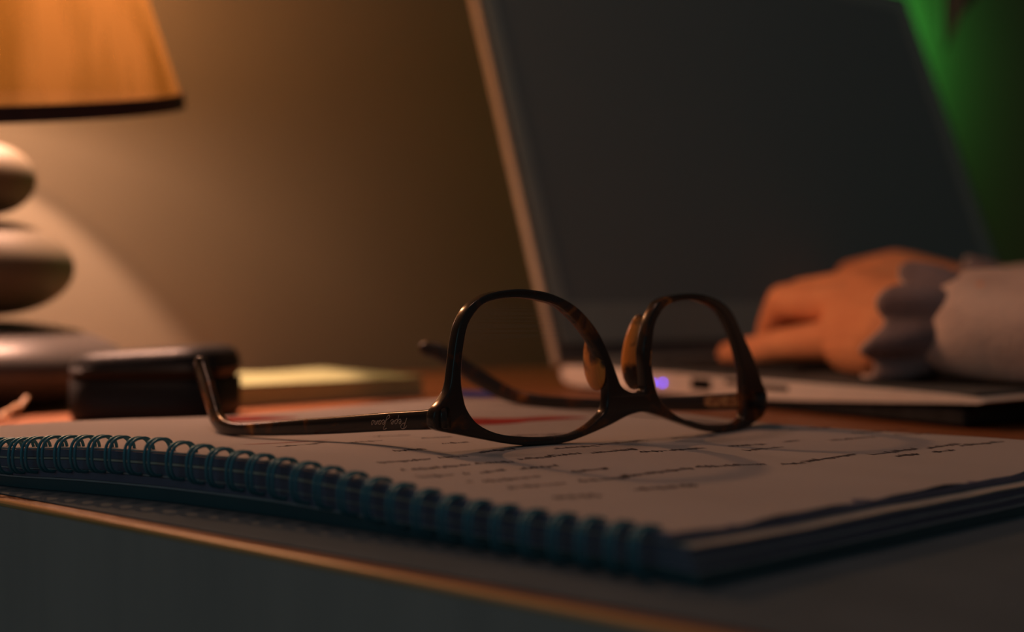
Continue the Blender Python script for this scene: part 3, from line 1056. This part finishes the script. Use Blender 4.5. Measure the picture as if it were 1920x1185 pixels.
# ------------------------------------------------------------------ yellow notepad
pd = thing('notepad', P(-118, 650, -52), 'thick pale yellow notepad lying on the desk near the wall', 'notepad')
pa = Vector((0.76, 0.65, 0)).normalized(); pb = Vector((-0.65, 0.76, 0)).normalized()
p0 = P(-131, 578, -51.9)
v, f = box(p0, pa * 0.110, pb * 0.098, Zv * 0.0012)
prop(obj('backing_board', v, f, M['desk_dark'], pd), 'grey card back')
nlay = 6
for i in range(nlay):
    o_ = p0 + Zv * (0.0013 + i * 0.00145) + pa * random.uniform(-.0004, .0004) + pb * random.uniform(-.0004, .0004)
    v, f = box(o_, pa * 0.110, pb * 0.098, Zv * 0.00138)
    obj('sheets', v, f, M['pad_side'], pd)
# slightly wavy top sheet
vs, fs = [], []
for k in (0, 1):
    for i in range(24):
        for j in range(12):
            a = i / 23; c = j / 11
            z = 0.0104 + 0.0004 * k + 0.0006 * math.sin(a * 7) * c
            vs.append(p0 + pa * 0.110 * a + pb * 0.098 * c + Zv * z)
for i in range(23):
    for j in range(11):
        a = i * 12 + j
        fs.append((a, a + 1, a + 13, a + 12)); fs.append((288 + a, 288 + a + 12, 288 + a + 13, 288 + a + 1))
ringi = [i * 12 for i in range(24)] + [23 * 12 + j for j in range(1, 12)] + [i * 12 + 11 for i in range(22, -1, -1)] + [j for j in range(10, 0, -1)]
for a, b_ in zip(ringi, ringi[1:] + ringi[:1]): fs.append((a, b_, 288 + b_, 288 + a))
prop(obj('top_sheet', vs, fs, M['pad'], pd), 'bright top sheet')

# ------------------------------------------------------------------ person typing
per = thing('person', P(330, 430, -52), 'person in a grey knitted sweater with both hands typing on the laptop', 'person')
mm = 0.001 * K


def hand(joints, name, lab):
    """joints in (X, D, H) mm: fingers as lists of (x, d, h, radius); palm as spheres"""
    parts = []
    for fg in joints['fingers']:
        for a, b_ in zip(fg, fg[1:]):
            parts.append(hull([(PK(*a[:3]), a[3] * mm), (PK(*b_[:3]), b_[3] * mm)]))
    for grp in joints['palm']:
        parts.append(hull([(PK(*a[:3]), a[3] * mm) for a in grp]))
    return prop(remeshed(name, join(*parts), M['skin'], per, 0.0013, 5), lab)


Lh = {'fingers': [
    [(143, 541, -18, 9.5), (127.5, 576, -21.5, 8.0), (117, 590, -25, 7.4), (106.5, 602, -27, 6.0)],
    [(151, 552, -2, 10.0), (131, 590, -1.5, 9.0), (129, 605, -13, 8.0), (127, 613, -25, 6.6)],
    [(159, 562, 4, 10.2), (143, 606, 1, 9.2), (140, 622, -12, 8.2), (138, 631, -24, 6.8)],
    [(169, 572, 4, 9.5), (161, 612, 4, 9.0), (157, 630, -8, 8.0), (154, 640, -24, 6.6)],
    [(168, 524, -18, 12.0), (172, 556, -19, 10.5), (168, 585, -22, 9.0), (160, 606, -24, 7.4)]],
    'palm': [[(158, 498, -14, 17), (166, 503, -9, 17), (143, 541, -17, 9.5), (151, 552, -4, 10)],
             [(160, 500, -12, 17), (170, 508, -8, 15), (159, 562, 4, 10.2), (151, 552, -4, 10)],
             [(166, 503, -9, 17), (172, 512, -8, 14), (169, 572, 4, 9.5), (159, 562, 4, 10.2)],
             [(152, 508, -20, 13), (146, 530, -21, 11.5), (158, 500, -14, 16)],
             [(158, 498, -13, 17), (166, 503, -9, 17), (185, 470, -11, 20), (196, 468, -10, 20)],
             [(170, 508, -12, 15), (168, 524, -17, 12.5), (164, 545, -12, 12)]]}
hand(Lh, 'hand', 'left hand resting on the keyboard')
Rh = {'fingers': [
    [(208, 690, 8, 10.0), (190, 724, 6, 9.0), (184, 738, -8, 8.0), (180, 746, -24, 6.6)],
    [(219, 702, 18, 10.2), (204, 738, 14, 9.2), (198, 756, -4, 8.2), (195, 766, -24, 6.8)],
    [(232, 711, 17, 10.0), (222, 746, 12, 9.0), (217, 764, -6, 8.0), (214, 772, -24, 6.6)],
    [(245, 716, 9, 9.5), (240, 742, 4, 8.2), (237, 756, -10, 7.4), (234, 762, -25, 6.0)],
    [(222, 672, -12, 12.0), (206, 684, -16, 10.5), (194, 698, -20, 9.0), (186, 710, -24, 7.4)]],
    'palm': [[(246, 660, -6, 17), (254, 664, -2, 17), (245, 716, 9, 9.5), (232, 711, 17, 10)],
             [(244, 658, -4, 17), (250, 662, -2, 17), (219, 702, 18, 10.2), (232, 711, 17, 10)],
             [(240, 658, -5, 16), (247, 660, -3, 17), (208, 690, 8, 10), (219, 702, 18, 10.2)],
             [(244, 660, -8, 16), (222, 672, -12, 12), (210, 690, 0, 11)],
             [(246, 660, -6, 17), (254, 664, -4, 17), (280, 632, -10, 20)]]}
hand(Rh, 'hand', 'right hand on the far side of the keyboard')


def arm(W, El, Sh, rw, re, seed, lab):
    """knitted sleeve from wrist W over elbow El to shoulder Sh, with a gathered ruffle cuff"""
    Wv, Ev, Sv = PK(*W), PK(*El), PK(*Sh)
    ax = (Wv - Ev).normalized()
    path = []
    for i in range(22):
        t = i / 21
        path.append((Wv.lerp(Ev, t), rw + (re - rw) * t ** 0.8))
    for i in range(1, 9):
        t = i / 8
        path.append((Ev.lerp(Sv, t), re + 8 * t))
    pts = [np.array(p) for p, _ in path]
    # round the elbow
    for _ in range(6):
        pts = [pts[0]] + [(pts[i - 1] + 2 * pts[i] + pts[i + 1]) / 4 for i in range(1, len(pts) - 1)] + [pts[-1]]
    rads = [r_ for _, r_ in path]
    n_ = 40
    vs, fs = tube([Vector(p) for p in pts], [r_ * mm for r_ in rads], n_)
    rg = np.random.default_rng(seed); ph_ = rg.random(6) * 6.28
    for i in range(len(pts)):
        c = Vector(pts[i])
        for k in range(n_):
            v_ = vs[i * n_ + k]; q = 2 * math.pi * k / n_
            f_ = 1 + 0.035 * math.sin(3 * q + ph_[0] + i * .5) + 0.03 * math.sin(i * 1.3 + q + ph_[1]) + 0.02 * math.sin(5 * q - i * .8 + ph_[2])
            if i < 2: f_ *= (0.88, 0.97)[i]
            vs[i * n_ + k] = c + (v_ - c) * f_
            vs[i * n_ + k].z = max(vs[i * n_ + k].z, CAM_Z + (-31.2 * mm if i < 8 else -0.0516))
    sl = prop(obj('sleeve', vs, fs, M['knit'], per, smooth=True), lab)
    # ruffle: a scalloped, flared collar round the wrist
    up = (Zv - ax * Zv.dot(ax)).normalized(); sd = ax.cross(up)
    vs, fs, edge = [], [], []
    m_, st = 160, 9
    nsc = 8
    for j in range(st):
        t = j / (st - 1)
        for k in range(m_):
            q = 2 * math.pi * k / m_
            wv = math.sin(nsc * q + ph_[3])
            flare = (rw * 0.84 + t * 7.0 + t * 3.0 * wv) * (1 - 0.10 * max(0.0, math.cos(q)))
            puff = 2.2 * math.sin(math.pi * t) * (0.6 + 0.4 * wv)
            axo = -5 + 25 * t + 3.0 * t * math.sin(nsc * q + ph_[3] + 1.2) - 7 * math.cos(q) - 3
            v_ = Wv + ax * axo * mm + (up * math.cos(q) + sd * math.sin(q)) * (flare + puff) * mm
            v_.z = max(v_.z, CAM_Z - 31.0 * mm)
            vs.append(v_)
            if j == st - 1: edge.append(v_.copy())
    for j in range(st - 1):
        for k in range(m_):
            fs.append((j * m_ + k, j * m_ + (k + 1) % m_, (j + 1) * m_ + (k + 1) % m_, (j + 1) * m_ + k))
    cf = prop(obj('cuff', vs, fs, M['ruffle'], sl, smooth=True), 'dark gathered ruffle cuff')
    sm_ = cf.modifiers.new('thick', 'SOLIDIFY'); sm_.thickness = 0.0012
    v, f = tube(edge, 0.0009, 6, closed=True)
    prop(obj('cuff_edge', v, f, M['knit'], sl, smooth=True), 'pale scalloped edging of the cuff')
    return sl


arm((169, 485, -11), (352, 356, -20), (420, 250, 190), 21.5, 31, 3, 'grey knitted left sleeve')
arm((253, 650, -4), (470, 540, -18), (560, 420, 190), 22, 31, 5, 'grey knitted right sleeve')

# ------------------------------------------------------------------ dark cloth hanging at the wall on the right
hc = thing('hanging_cloth', P(400, 1010, 430), 'dark cloth hanging to a point before the green-lit wall', 'cloth')
vs, fs = [], []
U, V_ = 28, 30
dz = 1060
tipx, tipy = 1786, 92
for k in (0, 1):
    for j in range(V_):
        t = j / (V_ - 1)                       # 0 at the hem, 1 at the top
        for i in range(U):
            s = i / (U - 1)
            x0, x1 = 1772 - 6 * t, 1800 + 130 * min(t * 3.2, 1.0) ** 0.8
            px = x0 + (x1 - x0) * s
            y_h = tipy - 100 * max(0, s - 0.15) ** 0.9
            py = y_h + (-330 - y_h) * t
            fold = 8 * math.sin(s * 15 + t) * (0.4 + 0.6 * t)
            p = at(px, py, dz); p.y += fold / 1000 + (0.004 if k else 0)
            vs.append(p)
o2 = U * V_
for j in range(V_ - 1):
    for i in range(U - 1):
        a = j * U + i
        fs.append((a, a + 1, a + U + 1, a + U)); fs.append((o2 + a, o2 + a + U, o2 + a + U + 1, o2 + a + 1))
rg_ = [i for i in range(U)] + [j * U + U - 1 for j in range(1, V_)] + [(V_ - 1) * U + i for i in range(U - 2, -1, -1)] + [j * U for j in range(V_ - 2, 0, -1)]
for a, b_ in zip(rg_, rg_[1:] + rg_[:1]): fs.append((a, b_, o2 + b_, o2 + a))
obj('drape', vs, fs, M['cloth'], hc, smooth=True)
top = at(1850, -330, dz)
v, f = tube([top + Vector((0, 0.002, 0.0)), to_wall(Vector(top), -WN)], 0.004, 10)
prop(obj('peg', v, f, M['brass'], hc), 'wall peg')
